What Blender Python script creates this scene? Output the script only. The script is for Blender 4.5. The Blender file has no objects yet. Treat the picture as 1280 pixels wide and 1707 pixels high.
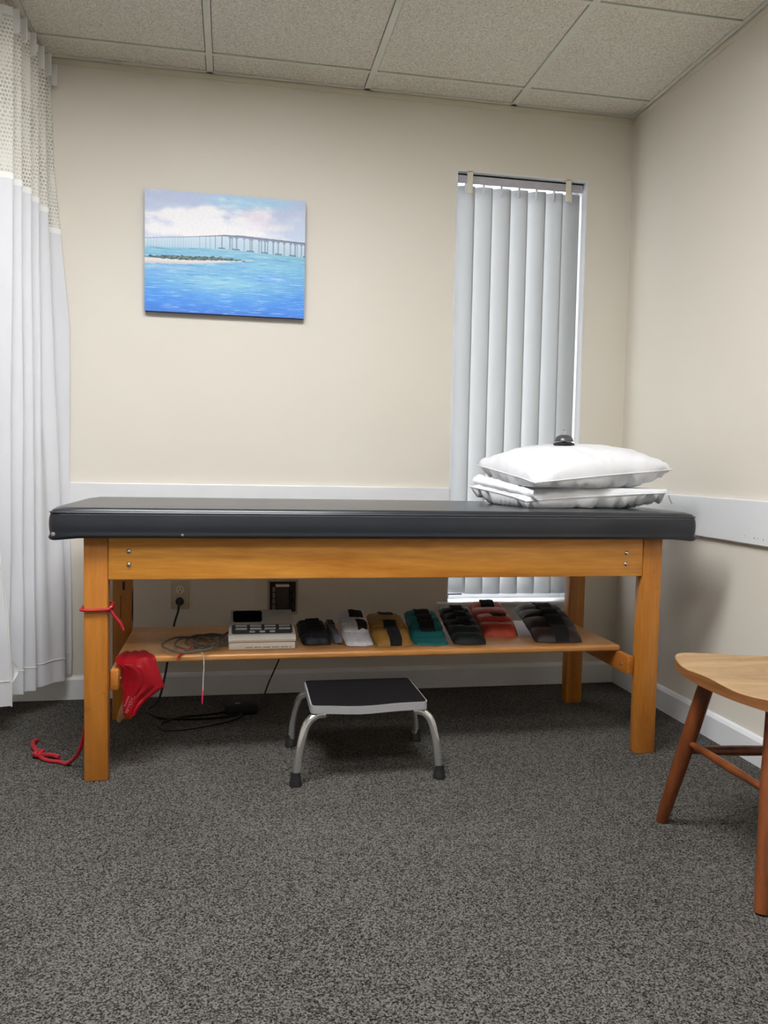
import bpy, bmesh, math, random
from mathutils import Vector, Matrix, noise
random.seed(7)
sc = bpy.context.scene
COL = sc.collection

# ------------------------------------------------------------------ camera
cam_d = bpy.data.cameras.new('camera'); cam = bpy.data.objects.new('camera', cam_d); COL.objects.link(cam)
cam_d.sensor_fit = 'HORIZONTAL'; cam_d.sensor_width = 36.0; cam_d.lens = 1354.12 * 36.0 / 1280.0
cam_d.clip_start = 0.05
YAW, PITCH, ROLL = -0.1867, -0.0591, 0.0196
def cam_axes():
    cy, sy, cp, sp = math.cos(YAW), math.sin(YAW), math.cos(PITCH), math.sin(PITCH)
    f = Vector((-sy*cp, cy*cp, sp)); r0 = Vector((cy, sy, 0)); u0 = r0.cross(f)
    c, s = math.cos(ROLL), math.sin(ROLL)
    return r0*c + u0*s, u0*c - r0*s, f
R_, U_, F_ = cam_axes()
M = Matrix(((R_.x, U_.x, -F_.x), (R_.y, U_.y, -F_.y), (R_.z, U_.z, -F_.z)))
cam.matrix_world = Matrix.Translation((0, -3.2814, 0.9357)) @ M.to_4x4()
sc.camera = cam

# ------------------------------------------------------------------ world, lights, exposure
sc.view_settings.view_transform = 'Standard'; sc.view_settings.look = 'None'
sc.view_settings.gamma = 1.0; sc.view_settings.use_curve_mapping = False
sc.view_settings.exposure = 0.0
SKY = 4.4            # overcast daylight outside the window
LAMP = 31.0           # ceiling panels
LAMP_COL = (0.98, 0.985, 1.0)
w = bpy.data.worlds.new('world'); sc.world = w; w.use_nodes = True
bg = w.node_tree.nodes['Background']; bg.inputs[0].default_value = (0.93, 0.96, 1.0, 1)
_wt = w.node_tree                     # daylight stronger from the right-hand side outside
_tc = _wt.nodes.new('ShaderNodeTexCoord'); _dp = _wt.nodes.new('ShaderNodeVectorMath'); _dp.operation = 'DOT_PRODUCT'; _dp.inputs[1].default_value = (.86, .45, .24)
_wt.links.new(_tc.outputs['Generated'], _dp.inputs[0])
_mr = _wt.nodes.new('ShaderNodeMapRange'); _mr.interpolation_type = 'SMOOTHSTEP'
for _k, _v in ((1, .25), (2, 1.0), (3, SKY*.9), (4, SKY*5.0)): _mr.inputs[_k].default_value = _v
_wt.links.new(_dp.outputs['Value'], _mr.inputs[0]); _wt.links.new(_mr.outputs[0], bg.inputs[1])

# room size
H = 2.414; XR = 1.6645; XL = -2.6; YF = -4.9; TW = 0.6096
WX0, WX1, WZ0, WZ1 = 0.895, 1.464, 0.360, 2.139      # window opening
# ceiling panels: (x0, y0, x1, y1)
PANELS = [(-0.70, -1.98, 0.52, -1.372), (-0.70, -3.20, 0.52, -2.59)]
POWER = [1.0, 0.55]

# ------------------------------------------------------------------ materials
def lin(c):
    return tuple((v/255/12.92 if v/255 <= .04045 else ((v/255+.055)/1.055)**2.4) for v in c) + (1,)
class NT:
    def __init__(s, name):
        s.m = bpy.data.materials.new(name); s.m.use_nodes = True; s.t = s.m.node_tree; s.n = s.t.nodes
        s.b = s.n['Principled BSDF']; s.out = s.n['Material Output']
    def add(s, typ, **kw):
        n = s.n.new(typ)
        for k, v in kw.items():
            if k.startswith('i_'):
                key = k[2:]; key = int(key) if key.isdigit() else key.replace('_', ' ')
                n.inputs[key].default_value = v
            else: setattr(n, k, v)
        return n
    def link(s, a, b): s.t.links.new(a, b)
    def coords(s, scale=(1, 1, 1), kind='Object', rot=(0, 0, 0)):
        tc = s.add('ShaderNodeTexCoord'); mp = s.add('ShaderNodeMapping')
        mp.inputs['Scale'].default_value = scale; mp.inputs['Rotation'].default_value = rot
        s.link(tc.outputs[kind], mp.inputs[0]); return mp.outputs[0]
    def noise(s, vec, scale, detail=2, rough=.5, dist=0):
        n = s.add('ShaderNodeTexNoise'); n.inputs['Scale'].default_value = scale
        n.inputs['Detail'].default_value = detail; n.inputs['Roughness'].default_value = rough
        n.inputs['Distortion'].default_value = dist; s.link(vec, n.inputs['Vector']); return n.outputs['Fac']
    def ramp(s, fac, stops):
        r = s.add('ShaderNodeValToRGB'); e = r.color_ramp.elements
        while len(e) < len(stops): e.new(.5)
        for k, (p, c) in enumerate(stops): e[k].position = p; e[k].color = c
        s.link(fac, r.inputs[0]); return r.outputs[0]
    def bump(s, h, strength=.3, dist=.002, normal=None):
        b = s.add('ShaderNodeBump'); b.inputs['Strength'].default_value = strength; b.inputs['Distance'].default_value = dist
        s.link(h, b.inputs['Height'])
        if normal is not None: s.link(normal, b.inputs['Normal'])
        s.link(b.outputs[0], s.b.inputs['Normal']); return b.outputs[0]
    def base(s, c, rough=.5, metal=0, spec=.5):
        if isinstance(c, tuple): s.b.inputs['Base Color'].default_value = c
        else: s.link(c, s.b.inputs['Base Color'])
        s.b.inputs['Roughness'].default_value = rough; s.b.inputs['Metallic'].default_value = metal
        s.b.inputs['Specular IOR Level'].default_value = spec
        return s

def plain(name, rgb, rough=.5, metal=0, spec=.5, var=.06, vscale=30, bump=0, bscale=200):
    t = NT(name); v = t.coords(); c = lin(rgb)
    f = t.noise(v, vscale, 3)
    lo = tuple(x*(1-var) for x in c[:3])+(1,); hi = tuple(min(1, x*(1+var)) for x in c[:3])+(1,)
    t.base(t.ramp(f, [(.3, lo), (.7, hi)]), rough, metal, spec)
    if bump: t.bump(t.noise(v, bscale, 2), bump, .001)
    return t.m

def wood(name, dark, light, axis='x', rough=.35, scale=9, wear=0):
    t = NT(name); s = {'x': (.09, 1, 1), 'y': (1, .09, 1), 'z': (1, 1, .09)}[axis]
    v = t.coords(s)
    f = t.noise(v, scale, 4, .6, 1.2); f2 = t.noise(v, scale*14, 3, .6, .2)
    mx = t.add('ShaderNodeMath', operation='MULTIPLY_ADD'); mx.inputs[1].default_value = .3
    t.link(f2, mx.inputs[0]); t.link(f, mx.inputs[2])
    c = t.ramp(mx.outputs[0], [(.42, lin(dark)), (.85, lin(light))])
    t.base(c, rough, 0, .5)
    if wear:
        v2 = t.coords(); g = t.noise(v2, 26, 5, .7)
        m = t.add('ShaderNodeMix', data_type='RGBA'); r = t.ramp(g, [(.60, (0, 0, 0, 1)), (.72, (1, 1, 1, 1))])
        m2 = t.add('ShaderNodeMath', operation='MULTIPLY'); m2.inputs[1].default_value = wear; t.link(r, m2.inputs[0])
        t.link(m2.outputs[0], m.inputs['Factor']); t.link(c, m.inputs['A']); m.inputs['B'].default_value = lin((92, 52, 26))
        t.link(m.outputs['Result'], t.b.inputs['Base Color'])
    t.bump(f2, .08, .0006)
    return t.m

def wall_mat():
    t = NT('painted_wall'); v = t.coords()
    f = t.noise(v, 1.4, 2); t.base(t.ramp(f, [(.35, lin((220, 213, 200))), (.65, lin((223, 217, 205)))]), .55, 0, .35)
    t.bump(t.noise(v, 160, 3), .12, .0008); return t.m
def white_mat(name='white_paint', rgb=(226, 228, 230), rough=.35):
    t = NT(name); v = t.coords(); f = t.noise(v, 5, 3)
    a = lin(rgb); b = tuple(x*.95 for x in a[:3])+(1,)
    t.base(t.ramp(f, [(.3, b), (.6, a)]), rough); return t.m
def tile_mat():
    t = NT('acoustic_tile'); v = t.coords()
    f = t.noise(v, 480, 3, .7); g = t.noise(v, 190, 2, .6)
    a = t.add('ShaderNodeMath', operation='ADD'); t.link(f, a.inputs[0]); t.link(g, a.inputs[1])
    c = t.ramp(a.outputs[0], [(.36, lin((176, 168, 152))), (.50, lin((226, 221, 208))), (.62, lin((246, 242, 230)))])
    a2 = t.add('ShaderNodeMath', operation='MULTIPLY'); a2.inputs[1].default_value = .5; t.link(a.outputs[0], a2.inputs[0])
    t.link(a2.outputs[0], c.node.inputs[0])
    t.base(c, .9, 0, .1); t.bump(f, .35, .0015); return t.m
def carpet_mat():
    t = NT('loop_carpet'); v = t.coords()
    vo = t.add('ShaderNodeTexVoronoi'); vo.inputs['Scale'].default_value = 340; t.link(v, vo.inputs['Vector'])
    vb = t.add('ShaderNodeSeparateColor'); t.link(vo.outputs['Color'], vb.inputs[0])
    n1 = t.noise(v, 250, 2, .6)
    n2 = t.noise(t.coords((1, 1, 1), rot=(0, 0, .25)), 2.2, 4, .6)
    m = t.add('ShaderNodeMath', operation='MULTIPLY_ADD'); m.inputs[1].default_value = .55
    t.link(vb.outputs[0], m.inputs[0]); 
    m0 = t.add('ShaderNodeMath', operation='MULTIPLY'); m0.inputs[1].default_value = .62; t.link(n1, m0.inputs[0]); t.link(m0.outputs[0], m.inputs[2])
    m2 = t.add('ShaderNodeMath', operation='MULTIPLY_ADD'); m2.inputs[1].default_value = .16; t.link(n2, m2.inputs[0]); t.link(m.outputs[0], m2.inputs[2])
    c = t.ramp(m2.outputs[0], [(.36, lin((14, 13, 13))), (.50, lin((44, 43, 41))), (.64, lin((76, 74, 71))), (.92, lin((116, 113, 107)))])
    t.base(c, .95, 0, .1)
    inv = t.add('ShaderNodeMath', operation='SUBTRACT'); inv.inputs[0].default_value = 1; t.link(vo.outputs['Distance'], inv.inputs[1])
    t.bump(inv.outputs[0], .7, .003); return t.m
def cloth(name, rgb, trans=.3, rough=.8, bscale=900, vary=.03):
    t = NT(name); v = t.coords(); c = lin(rgb)
    f = t.noise(v, 6, 3); lo = tuple(x*(1-vary) for x in c[:3])+(1,)
    col = t.ramp(f, [(.35, lo), (.65, c)]); t.base(col, rough, 0, .2)
    bn = t.bump(t.noise(v, bscale, 2), .15, .0006)
    tr = t.add('ShaderNodeBsdfTranslucent'); t.link(col, tr.inputs[0])
    mx = t.add('ShaderNodeMixShader'); mx.inputs[0].default_value = trans
    t.link(t.b.outputs[0], mx.inputs[1]); t.link(tr.outputs[0], mx.inputs[2]); t.link(mx.outputs[0], t.out.inputs[0])
    t.mx = mx; return t
def net_mat():
    t = cloth('net_cloth', (236, 234, 226), .3)
    tc = t.add('ShaderNodeTexCoord'); sp = t.add('ShaderNodeSeparateXYZ'); t.link(tc.outputs['UV'], sp.inputs[0])
    def band(sock, period, width, off=None):
        a = t.add('ShaderNodeMath', operation='MULTIPLY'); a.inputs[1].default_value = 1/period; t.link(sock, a.inputs[0]); o = a.outputs[0]
        if off is not None:
            b = t.add('ShaderNodeMath', operation='ADD'); t.link(o, b.inputs[0]); t.link(off, b.inputs[1]); o = b.outputs[0]
        fr = t.add('ShaderNodeMath', operation='FRACT'); t.link(o, fr.inputs[0])
        s = t.add('ShaderNodeMath', operation='SUBTRACT'); s.inputs[1].default_value = .5; t.link(fr.outputs[0], s.inputs[0])
        ab = t.add('ShaderNodeMath', operation='ABSOLUTE'); t.link(s.outputs[0], ab.inputs[0])
        l = t.add('ShaderNodeMath', operation='LESS_THAN'); l.inputs[1].default_value = width; t.link(ab.outputs[0], l.inputs[0]); return l.outputs[0]
    # alternate rows shifted by half a cell
    r = t.add('ShaderNodeMath', operation='MULTIPLY'); r.inputs[1].default_value = 1/.013; t.link(sp.outputs[1], r.inputs[0])
    fl = t.add('ShaderNodeMath', operation='FLOOR'); t.link(r.outputs[0], fl.inputs[0])
    h = t.add('ShaderNodeMath', operation='MULTIPLY'); h.inputs[1].default_value = .5; t.link(fl.outputs[0], h.inputs[0])
    hole = t.add('ShaderNodeMath', operation='MULTIPLY')
    wv = t.noise(t.coords((1, 1, 1), 'UV'), 14, 2); wv2 = t.add('ShaderNodeMath', operation='MULTIPLY_ADD'); wv2.inputs[1].default_value = .03; t.link(wv, wv2.inputs[0]); t.link(sp.outputs[0], wv2.inputs[2])
    t.link(band(wv2.outputs[0], .0110, .34, h.outputs[0]), hole.inputs[0]); t.link(band(sp.outputs[1], .013, .31), hole.inputs[1])
    tp = t.add('ShaderNodeBsdfTransparent'); m = t.add('ShaderNodeMixShader')
    hm = t.add('ShaderNodeMath', operation='MULTIPLY'); pt_ = t.ramp(t.noise(t.coords((1, .25, 1), 'UV'), 22, 2), [(.36, (.08,)*3+(1,)), (.64, (.66,)*3+(1,))]); t.link(pt_, hm.inputs[1]); t.link(hole.outputs[0], hm.inputs[0]); t.link(hm.outputs[0], m.inputs[0]); t.link(t.mx.outputs[0], m.inputs[1]); t.link(tp.outputs[0], m.inputs[2]); t.link(m.outputs[0], t.out.inputs[0])
    return t.m
def emis(name, col, s):
    t = NT(name); e = t.add('ShaderNodeEmission'); e.inputs[0].default_value = col+(1,); e.inputs[1].default_value = s
    t.link(e.outputs[0], t.out.inputs[0]); return t.m
def glass_mat():
    t = NT('window_glass'); g = t.add('ShaderNodeBsdfGlossy'); g.inputs['Roughness'].default_value = .02
    tp = t.add('ShaderNodeBsdfTransparent'); m = t.add('ShaderNodeMixShader'); m.inputs[0].default_value = .06
    t.link(tp.outputs[0], m.inputs[1]); t.link(g.outputs[0], m.inputs[2]); t.link(m.outputs[0], t.out.inputs[0]); return t.m
def vinyl_mat():
    t = NT('grey_vinyl'); v = t.coords(); f = t.noise(v, 3, 4)
    t.base(t.ramp(f, [(.3, lin((36, 39, 45))), (.7, lin((42, 45, 51)))]), .28, 0, .5)
    n = t.bump(t.noise(v, 700, 2), .10, .0005); return t.m

MT = dict(
    wall=wall_mat(), white=white_mat(), tile=tile_mat(), grid=plain('grid_metal', (222, 221, 208), .5, var=.02),
    carpet=carpet_mat(), curtain=cloth('curtain_cloth', (228, 229, 233), .18).m, net=net_mat(), tape=cloth('white_tape', (246, 245, 242), .2).m,
    vinyl=vinyl_mat(), piping=plain('vinyl_piping', (66, 68, 72), .3),
    wood_x=wood('golden_wood_x', (184, 112, 32), (238, 170, 76), 'x'), wood_z=wood('golden_wood_z', (148, 84, 22), (196, 128, 50), 'z', wear=.35),
    wood_y=wood('golden_wood_y', (150, 84, 24), (198, 128, 54), 'y'),
    shelfwood=wood('shelf_wood', (176, 116, 58), (216, 160, 96), 'x', .3),
    seatwood=wood('seat_wood', (140, 108, 72), (180, 150, 110), 'x', .5, 12, .5), seatedge=wood('seat_edge_wood', (112, 70, 36), (156, 104, 58), 'y', .45, 12, .3),
    chairleg=wood('chair_leg_wood', (74, 34, 15), (128, 68, 32), 'z', .30, 14, .6),
    steel=plain('steel', (200, 200, 200), .25, 1, var=.02), chrome=plain('chrome', (225, 225, 225), .16, .9, var=.01),
    brushed=plain('brushed_rim', (178, 178, 180), .42, .35, var=.03),
    rubber=plain('black_rubber', (26, 26, 27), .6), mat=plain('black_step_mat', (15, 17, 21), .42, bump=.2, bscale=600),
    vane=None, red=None, glass=glass_mat(),
    pillow=cloth('white_pillowcase', (240, 241, 244), .10, .75, 1200, .015).m,
    lead=plain('grey_lead', (88, 80, 70), .45), black=plain('black_plastic', (16, 16, 17), .35),
    ivory=plain('ivory_plastic', (196, 186, 160), .35), cream=plain('cream_plastic', (222, 217, 205), .35, var=.02),
    keypad=plain('dark_keypad', (62, 60, 60), .4), button=plain('grey_button', (176, 174, 172), .4), screen=plain('black_screen', (8, 8, 9), .15, spec=.6),
    aluminium=plain('aluminium', (176, 166, 154), .45, .2), dkbrown=plain('brown_recess', (48, 34, 26), .6),
    beige=plain('beige_clip', (226, 220, 202), .5), headrail=plain('headrail_grey', (184, 182, 188), .45),
    tube=plain('red_tubing', (168, 22, 38), .4), dowel=plain('pale_wood', (170, 132, 92), .5),
    shell=plain('black_bell', (84, 86, 90), .30, .35),
)
t = cloth('vane_vinyl', (186, 187, 187), .42, .55, 400, .01); MT['vane'] = t.m
t = cloth('red_latex', (168, 14, 30), .35, .45, 200, .08)
tp = t.add('ShaderNodeBsdfTransparent'); tp.inputs[0].default_value = (1, .55, .58, 1); m = t.add('ShaderNodeMixShader'); m.inputs[0].default_value = .10
t.link(t.mx.outputs[0], m.inputs[1]); t.link(tp.outputs[0], m.inputs[2]); t.link(m.outputs[0], t.out.inputs[0]); MT['red'] = t.m

# ------------------------------------------------------------------ mesh helpers
def thing(name, loc, label, cat, group=None, rz=0):
    o = bpy.data.objects.new(name, None); COL.objects.link(o); o.location = loc; o.rotation_euler = (0, 0, rz)
    o.empty_display_size = .05; o['label'] = label; o['category'] = cat
    if group: o['group'] = group
    return o
def link(name, bm, mats, parent=None, smooth=True, label=None, local=False, angle=35):
    me = bpy.data.meshes.new(name); bmesh.ops.recalc_face_normals(bm, faces=bm.faces[:]); bm.to_mesh(me); bm.free()
    if not isinstance(mats, (list, tuple)): mats = [mats]
    for m_ in mats: me.materials.append(m_)
    o = bpy.data.objects.new(name, me); COL.objects.link(o)
    if smooth:
        for p in me.polygons: p.use_smooth = True
        me.set_sharp_from_angle(angle=math.radians(angle))
    if parent:
        o.parent = parent
        if not local:
            off = Vector((0, 0, 0)); q = parent
            while q: off += Vector(q.location); q = q.parent
            me.transform(Matrix.Translation(-off))
    if label: o['label'] = label
    return o
def single(o, label, cat, group=None):
    # put the origin at the base of the mesh
    vs = [v.co for v in o.data.vertices]
    c = Vector(((min(v.x for v in vs)+max(v.x for v in vs))/2, (min(v.y for v in vs)+max(v.y for v in vs))/2, min(v.z for v in vs)))
    o.data.transform(Matrix.Translation(-c)); o.location = c
    o['label'] = label; o['category'] = cat
    if group: o['group'] = group
    return o
def struct(name, bm, m_, smooth=False):
    o = link(name, bm, m_, None, smooth); o['kind'] = 'structure'; return o
def box(bm, x0, x1, y0, y1, z0, z1, bev=0, seg=2, mat=0):
    r = bmesh.ops.create_cube(bm, size=1)
    vs = r['verts']
    for v in vs:
        v.co = Vector((x0 if v.co.x < 0 else x1, y0 if v.co.y < 0 else y1, z0 if v.co.z < 0 else z1))
    fs = {f for v in vs for f in v.link_faces}
    for f in fs: f.material_index = mat
    if bev:
        es = {e for v in vs for e in v.link_edges}
        bmesh.ops.bevel(bm, geom=list(es), offset=bev, segments=seg, affect='EDGES', profile=.5, material=mat)
    return vs
def catmull(P, n=8, closed=False):
    P = [Vector(p) for p in P]; out = []; L = len(P)
    rng = range(L if closed else L-1)
    for i in rng:
        g = (lambda k: P[k % L]) if closed else (lambda k: P[max(0, min(L-1, k))])
        a, b, c, d = g(i-1), g(i), g(i+1), g(i+2)
        for k in range(n):
            t_ = k/n
            out.append(.5*((2*b)+(c-a)*t_+(2*a-5*b+4*c-d)*t_*t_+(3*b-a-3*c+d)*t_**3))
    if not closed: out.append(P[-1].copy())
    return out
def tube(bm, pts, r, sides=10, closed=False, caps=True):
    pts = [Vector(p) for p in pts]; n = len(pts); rad = r if callable(r) else (lambda t_: r)
    up = Vector((0, 0, 1)); rings = []; prev = None
    for i, p in enumerate(pts):
        if closed: d = pts[(i+1) % n]-pts[i-1]
        else: d = pts[min(n-1, i+1)]-pts[max(0, i-1)]
        d.normalize()
        if prev is None:
            a = d.cross(up)
            if a.length < .05: a = d.cross(Vector((1, 0, 0)))
        else: a = prev-d*prev.dot(d)
        a.normalize(); prev = a; b = d.cross(a); rr = rad(i/(n-1))
        rings.append([bm.verts.new(p+a*rr*math.cos(2*math.pi*k/sides)+b*rr*math.sin(2*math.pi*k/sides)) for k in range(sides)])
    m_ = n if closed else n-1
    for i in range(m_):
        A, B = rings[i], rings[(i+1) % n]
        for k in range(sides): bm.faces.new((A[k], A[(k+1) % sides], B[(k+1) % sides], B[k]))
    if caps and not closed: bm.faces.new(rings[0][::-1]); bm.faces.new(rings[-1])
def lathe(bm, prof, c=(0, 0, 0), seg=32, axis=None, mat=0):
    c = Vector(c); q = Vector((0, 0, 1)).rotation_difference(Vector(axis)) if axis else None; rings = []
    for r, z in prof:
        if r < 1e-6:
            p = Vector((0, 0, z)); p = q @ p if q else p; rings.append([bm.verts.new(c+p)])
        else:
            ring = []
            for k in range(seg):
                p = Vector((r*math.cos(2*math.pi*k/seg), r*math.sin(2*math.pi*k/seg), z)); p = q @ p if q else p
                ring.append(bm.verts.new(c+p))
            rings.append(ring)
    for A, B in zip(rings, rings[1:]):
        for k in range(seg):
            a = A[k % len(A)], A[(k+1) % len(A)]; b = B[k % len(B)], B[(k+1) % len(B)]
            vs = []
            for v in (a[0], a[1], b[1], b[0]):
                if v not in vs: vs.append(v)
            if len(vs) > 2: bm.faces.new(vs).material_index = mat
    for ring, rev in ((rings[0], True), (rings[-1], False)):
        if len(ring) > 2: bm.faces.new(ring[::-1] if rev else ring).material_index = mat
def grid(bm, f, nu, nv, uv=None, mat=0, closed_u=False):
    V = [[bm.verts.new(f(i/(nu-1 if not closed_u else nu), j/(nv-1))) for i in range(nu)] for j in range(nv)]
    lay = bm.loops.layers.uv.verify() if uv else None
    for j in range(nv-1):
        for i in range(nu if closed_u else nu-1):
            i2 = (i+1) % nu
            fc = bm.faces.new((V[j][i], V[j][i2], V[j+1][i2], V[j+1][i])); fc.material_index = mat
            if uv:
                for l, (a, b) in zip(fc.loops, ((i, j), (i+1, j), (i+1, j+1), (i, j+1))): l[lay].uv = uv(a/(nu-1), b/(nv-1))
    return V
def prism(bm, poly, d0, d1, plane='xz', mat=0):
    """extrude a polygon given in a plane between two values of the third axis"""
    def P(a, b, d): return {'xz': (a, d, b), 'yz': (d, a, b), 'xy': (a, b, d)}[plane]
    A = [bm.verts.new(P(a, b, d0)) for a, b in poly]; B = [bm.verts.new(P(a, b, d1)) for a, b in poly]; n = len(poly)
    fs = [bm.faces.new(A), bm.faces.new(B[::-1])]+[bm.faces.new((A[k], B[k], B[(k+1) % n], A[(k+1) % n])) for k in range(n)]
    for f in fs: f.material_index = mat
    return A+B
def lerp(a, b, t_): return a+(b-a)*t_
def interp(xs, ys, x):
    if x <= xs[0]: return ys[0]
    for a, b, c, d in zip(xs, xs[1:], ys, ys[1:]):
        if x <= b: return c+(d-c)*(x-a)/(b-a)
    return ys[-1]
def N(x, y, z=0): return noise.noise(Vector((x, y, z)))

# ================================================================== ROOM SHELL
bm = bmesh.new(); box(bm, XL, XR, YF, 0, -.08, 0); struct('floor', bm, MT['carpet'])
bm = bmesh.new()
box(bm, XL-.1, WX0, 0, .14, 0, 2.6); box(bm, WX1, XR+.1, 0, .14, 0, 2.6)
box(bm, WX0, WX1, 0, .14, 0, WZ0); box(bm, WX0, WX1, 0, .14, WZ1, 2.6)
struct('wall_back', bm, MT['wall'])
bm = bmesh.new(); box(bm, XR, XR+.1, YF-.1, 0, 0, 2.6); struct('wall_right', bm, MT['wall'])
bm = bmesh.new(); box(bm, XL-.1, XL, YF-.1, 0, 0, 2.6); struct('wall_left', bm, MT['wall'])
bm = bmesh.new(); box(bm, XL, XR, YF-.1, YF, 0, 2.6); struct('wall_front', bm, MT['wall'])
# ceiling tiles lie on the grid; T bars hang 8 mm lower
GX0, GY0 = -0.092, -0.1528
xs = [XL]+[GX0+k*TW for k in range(-4, 3)]+[XR]; ys = [0]+[GY0-k*TW for k in range(8)]+[YF]
bm = bmesh.new(); box(bm, XL, XR, YF, 0, H+.06, H+.08)
for xa, xb in zip(xs, xs[1:]):
    for ya, yb in zip(ys, ys[1:]):
        if any(xa < (p[0]+p[2])/2 and (p[0]+p[2])/2-.7 < xb and yb < (p[1]+p[3])/2 < ya and xa > p[0]-.1 and xb < p[2]+.1 for p in PANELS): continue
        box(bm, xa+(.0145 if xa > XL else .02), xb-(.0145 if xb < XR else .021), yb+(.008 if yb > YF else 0), ya-(.0145 if ya < 0 else .022), H+.004, H+.022)
struct('ceiling', bm, MT['tile'])
bm = bmesh.new()
for x in xs[1:-1]: box(bm, x-.012, x+.012, YF, -.004, H, H+.03)
for y in ys[1:-1]: box(bm, XL, XR-.004, y-.009, y+.009, H+.001, H+.031)
box(bm, XL, XR-.004, -.019, -.004, H, H+.03); box(bm, XR-.019, XR-.004, YF, -.019, H, H+.03)
struct('trim_1', bm, MT['grid'])
# wall angle under the ceiling
bm = bmesh.new(); box(bm, XL, XR, -.004, 0, H-.022, H-.001, .0015, 1); box(bm, XR-.004, XR, YF, -.004, H-.022, H-.001, .0015, 1)
struct('trim_2', bm, plain('angle_paint', (214, 206, 188), .5, var=.02))
# chair rail boards
bm = bmesh.new(); box(bm, XL, WX0-.004, -.018, 0, .700, .842, .003)
box(bm, WX1+.02, XR-.018, -.018, 0, .700, .842, .003); struct('trim_3', bm, MT['white'])
bm = bmesh.new(); box(bm, XR-.018, XR, YF, 0, .700, .842, .003)
struct('trim_4', bm, MT['white'])
# baseboards with a sloping top
bbp = [(0, 0), (-.016, 0), (-.016, .078), (-.010, .088), (0, .092)]
bm = bmesh.new(); prism(bm, [(a, b) for a, b in bbp], XL, XR, 'yz'); struct('baseboard_back', bm, MT['white'])
bm = bmesh.new(); prism(bm, [(XR+a, b) for a, b in bbp], YF, -.016, 'xz'); struct('baseboard_right', bm, MT['white'])

# window: frame, glass, stool and apron
bm = bmesh.new()
fy0, fy1 = .085, .13
box(bm, WX0, WX0+.03, fy0, fy1, WZ0, WZ1, .003); box(bm, WX1-.03, WX1, fy0, fy1, WZ0, WZ1, .003)
box(bm, WX0+.03, WX1-.03, fy0, fy1, WZ0, WZ0+.03, .003); box(bm, WX0+.03, WX1-.03, fy0, fy1, WZ1-.03, WZ1, .003)
# painted jamb liner
box(bm, WX0-.001, WX0+.004, -.004, fy0, WZ0, WZ1); box(bm, WX1-.004, WX1+.001, -.002, fy0, WZ0, WZ1)
box(bm, WX0+.004, WX1-.004, -.001, fy0, WZ1-.004, WZ1+.001)
win = struct('window_1', bm, MT['white'])
bm = bmesh.new(); box(bm, WX0+.03, WX1-.03, .105, .110, WZ0+.03, WZ1-.03)
g = link('window_pane', bm, MT['glass'], win, False)
bm = bmesh.new(); box(bm, WX0-.045, WX1+.045, -.028, .085, WZ0-.014, WZ0+.002, .005)
link('window_sill', bm, MT['white'], win)
bm = bmesh.new(); box(bm, WX0-.03, WX1+.03, -.014, 0, WZ0-.115, WZ0-.014, .003)
link('sill_apron', bm, MT['white'], win)

# ceiling light panels (behind and above the photographer)
for i, (x0, y0, x1, y1) in enumerate(PANELS):
    lt = thing('ceiling_light', ((x0+x1)/2, (y0+y1)/2, H-.012), ['recessed ceiling light panel nearer the treatment table', 'recessed ceiling light panel farther from the treatment table'][i], 'light')
    bm = bmesh.new()
    box(bm, x0, x1, y0, y0+.02, H-.012, H-.0005); box(bm, x0, x1, y1-.02, y1, H-.012, H-.0005)
    box(bm, x0, x0+.02, y0+.02, y1-.02, H-.012, H-.0005); box(bm, x1-.02, x1, y0+.02, y1-.02, H-.012, H-.0005)
    link('light_frame', bm, MT['grid'], lt)
    bm = bmesh.new(); box(bm, x0+.02, x1-.02, y0+.02, y1-.02, H-.006, H-.001)
    link('diffuser', bm, emis('lamp_diffuser', LAMP_COL, LAMP*POWER[i]), lt, False)

# ================================================================== TREATMENT TABLE
TX0, TX1, LW, LD = -0.411, 1.381, .0662, .048
TYF = -.864; TYB = -.2926
tbl = thing('treatment_table', ((TX0+TX1)/2, -.55, 0), 'long wooden treatment table with dark grey vinyl cushion along the back wall', 'table')
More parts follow.
